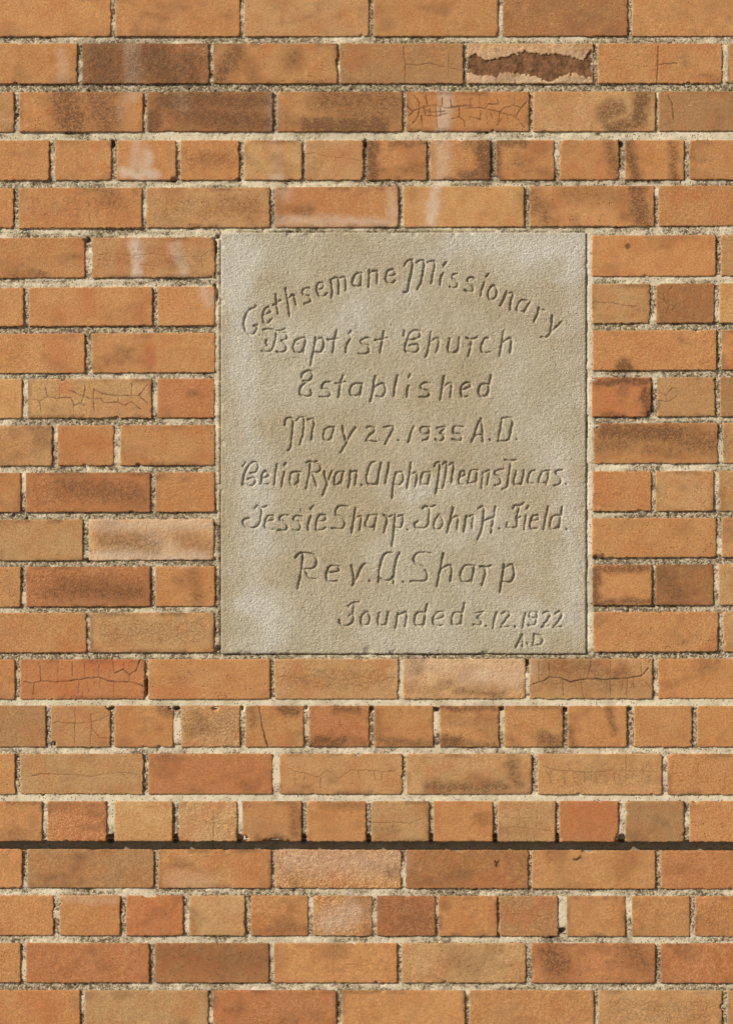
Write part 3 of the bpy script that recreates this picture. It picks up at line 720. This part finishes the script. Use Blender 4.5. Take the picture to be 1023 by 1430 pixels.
T(4, 480, 635, 6.394, """55,150 50,220 38,295; 60,155 105,145 110,180 95,270
152,267 158,273
275,65 240,75 215,130 200,200 210,255 265,265 295,240; 330,70 310,150 295,265
400,75 385,160 365,250
460,155 440,250 425,385; 455,170 505,150 525,180 520,240 485,275 445,262
595,75 580,180 560,295; 590,175 640,155 650,190 635,280
765,155 745,155 705,160 685,210 685,255 730,265 755,235; 768,155 755,210 745,265
805,100 820,70 850,75 845,160 830,260 815,345; 875,90 910,65 910,140 895,220 880,295; 930,100 965,70 975,110 965,180 955,250""")
T(4, 640, 635, 6.394, """45,145 20,150 5,190 0,250 30,265; 45,145 55,175 5,205
165,140 125,137 100,155 85,220 82,250 120,250 150,230; 165,140 160,190 150,255
215,155 210,210 200,290; 213,165 270,140 265,190 250,265
395,130 330,145 320,170 365,205 365,260 320,275
410,45 450,55 510,42; 465,60 450,140 435,230 425,290 385,310
510,145 495,200 490,255 520,265 555,255; 580,140 570,200 555,265
680,140 640,150 620,200 615,245 660,255
805,140 785,140 745,150 720,200 715,245 755,255 790,230; 805,140 795,200 780,260
920,135 870,145 865,165 905,205 900,255 850,275
952,258 958,264""")
T(5, 330, 695, 6.394, """160,95 180,70 215,90 265,75; 220,95 215,170 195,235 160,265 115,270 75,250 55,220 75,190 110,185
320,160 280,160 255,200 250,260 290,285 320,285; 320,160 330,190 258,215
460,155 400,160 380,195 420,215 450,250 430,290 365,290
580,165 520,165 505,195 550,215 570,250 550,290 500,290
680,75 660,100; 660,165 640,225 635,285
790,155 740,155 715,200 705,285 760,285 790,265; 790,155 790,195 715,215
995,75 920,75 885,105 885,150 930,170 960,210 955,255 925,280 850,270""")
T(5, 480, 695, 6.394, """100,90 85,190 65,310; 95,185 145,165 150,200 135,285
290,155 260,155 220,160 195,210 190,250 230,270 260,250; 290,155 275,220 265,280
350,155 380,175 375,230 355,305; 380,180 425,160
455,155 445,260 435,350 425,435; 450,180 510,155 525,190 515,245 490,270 445,265
562,282 568,288
700,95 720,75 760,85 810,65; 765,90 755,170 745,235 720,265 680,275 640,265 625,235 655,210
850,150 820,180 800,230 805,275 845,280 875,240 875,185 850,150
970,90 950,180 920,310; 950,195 1000,165 1015,190 1005,285""")
T(5, 640, 695, 6.394, """65,160 55,230 40,305; 60,180 125,155 120,215 115,270
175,95 205,75 225,90; 225,95 215,190 200,290 165,370; 325,80 310,180 285,310; 215,205 310,175
358,272 364,278
480,95 500,65 530,75 580,45; 540,75 525,130 510,185 545,170; 520,200 515,250 480,270 430,260 430,225
620,75 605,100; 600,160 590,220 580,280
700,155 655,165 635,220 645,275 695,275; 700,155 705,190 642,210
795,75 775,180 755,280
920,85 905,180 890,275; 905,160 870,155 830,175 815,225 820,275 870,270 895,240
957,277 963,283""")
T(6, 400, 760, 6.018, """70,110 95,80 135,70 200,75; 135,80 125,190 110,280 90,370; 180,75 225,90 250,125 240,180 200,205 135,208; 150,215 185,280 240,295
430,185 370,180 340,210 330,270 350,310 420,310; 430,185 430,225 340,240
540,180 555,240 562,310; 660,165 625,190 590,270 550,345
690,305 698,312
880,70 845,70 815,90 793,140 775,220 765,322; 785,285 815,303 860,300 888,270; 943,70 925,110 908,180 893,325
972,312 980,318""", 1.15)
T(6, 560, 760, 6.018, """240,75 170,70 120,85 100,130 130,170 190,200 215,250 200,305 130,310 75,310
350,80 325,200 295,350; 330,210 390,175 420,195 410,310
610,180 560,175 520,190 495,250 505,305 555,315 590,290; 610,185 600,250 585,315
660,185 710,190 750,180; 705,195 695,270 675,345
860,170 845,270 825,400; 855,205 915,170 940,200 940,270 910,315 845,312""", 1.15)
T(7, 460, 830, 6.018, """155,100 185,75 240,65; 200,80 195,150 160,178; 190,150 197,200 175,245 120,265 85,245 75,215
300,145 270,180 260,235 285,260 320,250 335,200 320,155 300,145
415,155 405,210 410,255 455,255 475,230; 490,150 480,205 470,260
570,160 560,220 550,285; 565,175 640,150 640,210 630,270
815,85 800,170 785,265; 800,155 765,150 725,160 710,220 725,260 770,255
950,150 900,150 870,190 865,240 900,265 940,260; 950,150 950,190 870,215""")
T(7, 630, 830, 6.018, """105,75 90,160 75,250; 90,155 50,150 10,165 0,215 10,255 60,250
200,160 265,145 215,190 245,215 235,260 180,255
282,266 288,270
375,155 360,210 345,285
420,160 455,145 485,165 460,205 410,275; 410,275 475,270
527,267 533,272
620,155 605,210 595,285
715,150 660,150 655,190 710,200; 715,150 710,220 690,255 640,260
765,160 800,145 825,165 805,210 755,275; 755,275 810,268
870,160 900,145 925,165 905,210 855,275; 855,275 920,270
590,335 560,400 540,445; 590,335 595,440; 562,405 595,400
632,412 638,418; 690,335 690,380 680,430; 690,335 745,345 765,385 740,425 682,430""", .85)

def catmull(P, n=6):
    if len(P) < 3: return P
    Q_ = np.concatenate([[2*P[0]-P[1]], P, [2*P[-1]-P[-2]]]); out = []
    for i in range(1, len(Q_)-2):
        p0, p1, p2, p3 = Q_[i-1:i+3]
        for t in np.arange(n)/n:
            out.append(.5*((2*p1)+(-p0+p2)*t+(2*p0-5*p1+4*p2-p3)*t*t+(-p0+3*p1-3*p2+p3)*t**3))
    out.append(P[-1]); return np.array(out)

GS = .00118/S
gx = np.linspace(SX0, SX1, int((SX1-SX0)/GS)); gy = np.linspace(SY0, SY1, int((SY1-SY0)/GS))
PX, PY = np.meshgrid(gx, gy)
carve = np.zeros(PX.shape); lid = np.full(PX.shape, -1)
stepx = gx[1]-gx[0]; stepy = gy[1]-gy[0]
jx = (fbm(PX/4, PY/4, 2)-.5)*1.5; jy = (fbm(PX/4, PY/4, 4)-.5)*1.5
for n_, (line, P, dz) in enumerate(TR):
    P = P + np.array([1.1, .35]); dot = len(P) == 2 and np.hypot(*(P[1]-P[0])) < 3
    C = catmull(P); hw = 2.45 if not dot else 2.2
    D0 = .0038*dz*(.9 + .25*((n_*37) % 10)/10)
    mx = 4
    i0 = max(0, int((C[:, 0].min()-mx-SX0)/stepx)); i1 = min(len(gx), int((C[:, 0].max()+mx-SX0)/stepx)+1)
    j0 = max(0, int((C[:, 1].min()-mx-SY0)/stepy)); j1 = min(len(gy), int((C[:, 1].max()+mx-SY0)/stepy)+1)
    qx = PX[j0:j1, i0:i1]+jx[j0:j1, i0:i1]; qy = PY[j0:j1, i0:i1]+jy[j0:j1, i0:i1]
    best = np.full(qx.shape, 9.0)
    for k in range(len(C)-1):
        a, b = C[k], C[k+1]; d = b-a; L2 = d@d+1e-9
        t = np.clip(((qx-a[0])*d[0]+(qy-a[1])*d[1])/L2, 0, 1)
        # near-vertical strokes were cut wider than the thin cross strokes
        wv = .80 + .20*abs(d[1])/math.sqrt(L2)
        best = np.minimum(best, np.hypot(qx-a[0]-t*d[0], qy-a[1]-t*d[1])/(hw*wv))
    f = np.clip(1-best**1.35, 0, 1)*D0*(.40+1.15*fbm(qx/6, qy/6, 6))
    sub = carve[j0:j1, i0:i1]
    lid[j0:j1, i0:i1] = np.where(f > sub, line, lid[j0:j1, i0:i1])
    carve[j0:j1, i0:i1] = np.maximum(sub, f)
relief = (fbm(PX/70, PY/70, 1)-.5)*.0022 + (fbm(PX/8, PY/8, 3)-.5)*.0004 + (vn(PX/2.7, PY/2.7, 5)-.5)*.00042 + (vn(PX/1.6, PY/1.6, 2)-.5)*.0008
# diagonal tooling marks
relief = relief + (fbm((PX+PY)/16, (PX-PY)/4.2, 6)-.5)*.0005
pits = sstep(.84, .95, vn(PX/2.2, PY/2.2, 7))*.0014*sstep(.45, .7, fbm(PX/30, PY/30, 4))
e = np.minimum.reduce([(PX-SX0), (SX1-PX), (PY-SY0), (SY1-PY)]) + (fbm(PX/5, PY/5, 0)-.5)*1.4
chip = sstep(.72, .9, vn(PX/11, PY/11, 1))*sstep(7, 1, e)*.003 + sstep(9, 2, np.hypot(PX-515, PY-909))*.003 + sstep(9, 2, np.hypot(PX-432, PY-327))*.002
edge = np.where(e < 2.5, (1-np.sqrt(np.clip(1-((2.5-e)/2.5)**2, 0, 1)))*.0022, 0)
Yh = -.0008 + relief + pits + carve + edge + chip
nxg, nzg = len(gx), len(gy)
V = np.stack([WX(PX).ravel(), Yh.ravel(), WZ(PY).ravel()], 1)
# lime bloom on the face
BL = [(330,345,325,400,24,.9),(345,360,330,420,20,.9),(335,430,345,520,18,.75),(345,520,350,620,14,.6),(352,640,365,760,22,.7),(350,760,355,830,14,.6),(365,840,375,880,20,.95),
 (350,835,350,850,12,.9),(640,338,735,342,16,.75),(735,345,810,345,20,.9),(795,345,800,380,18,.95),(805,390,800,460,14,.5),(440,480,520,440,16,.45),(520,440,600,375,14,.5),
 (575,385,610,350,12,.4),(590,370,570,410,14,.6),(470,445,510,440,14,.6),(600,680,560,690,10,.7),(610,675,640,680,12,.35),(690,720,640,760,14,.5),(700,750,715,800,14,.4),(780,640,800,700,16,.6),
 (790,700,800,780,16,.6),(795,800,800,870,20,.6),(740,860,790,870,22,.6),(640,820,655,840,14,.4),(600,880,640,885,14,.4),(500,890,620,905,10,.4),(560,360,620,340,10,.3),
 (380,470,440,475,14,.4),(400,520,420,560,20,.3),(520,560,545,515,10,.25),(690,780,740,800,12,.35)]
st = np.zeros((PX.size, 4))
wx = (PX + (fbm(PX/25, PY/25, 3)-.5)*34).ravel(); wy = (PY + (fbm(PX/25, PY/25, 5)-.5)*34).ravel()
for a, b, c, d, r, s in BL:
    dx, dy = c-a, d-b; q_ = dx*dx+dy*dy
    t = np.clip(((wx-a)*dx+(wy-b)*dy)/q_, 0, 1)
    st[:, 0] = np.maximum(st[:, 0], s*sstep(r*2.5, 0, np.hypot(wx-a-t*dx, wy-b-t*dy)))
st[:, 1] = sstep(.35, .7, fbm(PX/90, PY/90, 6)).ravel()*.6 + sstep(322, 308, PX.ravel())*.6
ii = (np.arange(nzg-1)[:, None]*nxg + np.arange(nxg-1)[None, :])
lf = np.where(carve[:-1, :-1]+carve[1:, 1:]+carve[1:, :-1]+carve[:-1, 1:] > .0007*4, lid[:-1, :-1], -1)
stone = empty('dedication_stone', (WX(563), 0, WZ(913)), 'square grey-beige dedication stone with carved church inscription, set into the brick wall', 'dedication stone')
inv = Vector((-WX(563), 0, -WZ(913)))
def submesh(name, mask, extra=None):
    F = ii[mask]; Q_ = np.stack([F, F+nxg, F+nxg+1, F+1], 1)
    us = np.unique(Q_); rm = np.full(V.shape[0], -1); rm[us] = np.arange(len(us))
    VV = V[us] + np.array(inv); Q2 = rm[Q_]; SS = st[us]; smo = np.ones(len(Q2), bool)
    if extra:
        ring = np.array(list(range(nxg)) + [nxg*k+nxg-1 for k in range(1, nzg)] + [nxg*(nzg-1)+k for k in range(nxg-2, -1, -1)] + [nxg*k for k in range(nzg-2, 0, -1)])
        A = V[ring] + np.array(inv); B = A.copy(); B[:, 1] = .04
        n0 = len(VV); m = len(ring); k = np.arange(m); k2 = (k+1) % m
        VV = np.concatenate([VV, A, B]); SS = np.concatenate([SS, st[ring], st[ring]])
        Q2 = np.concatenate([Q2, np.stack([n0+k, n0+k2, n0+m+k2, n0+m+k], 1)]); smo = np.concatenate([smo, np.zeros(m, bool)])
    o = build(name, VV, Q2, M_STONE, stone, {'stain_shade': SS}, smo)
    return o
submesh('stone_slab', lf < 0, True)
TXT = ['Gethsemane Missionary', 'Baptist Church', 'Established', 'May 27. 1935 A.D.', 'Celia Ryan. Alpha Means Lucas.', 'Jessie Sharp. John H. Field.', 'Rev. A. Sharp', 'Founded 3. 12. 1922 A.D.']
for k in range(8):
    o = submesh('inscription_line', lf == k); o['label'] = 'carved line of letters reading ' + TXT[k]

# ---------------------------------------------------------------- ground
gv = [(-60, -60, 0), (60, -60, 0), (60, 60, 0), (-60, 60, 0)]
g_ = build('pavement', gv, [(0, 1, 2, 3)], M_PAVE, None, None, np.zeros(1, bool)); g_['kind'] = 'structure'
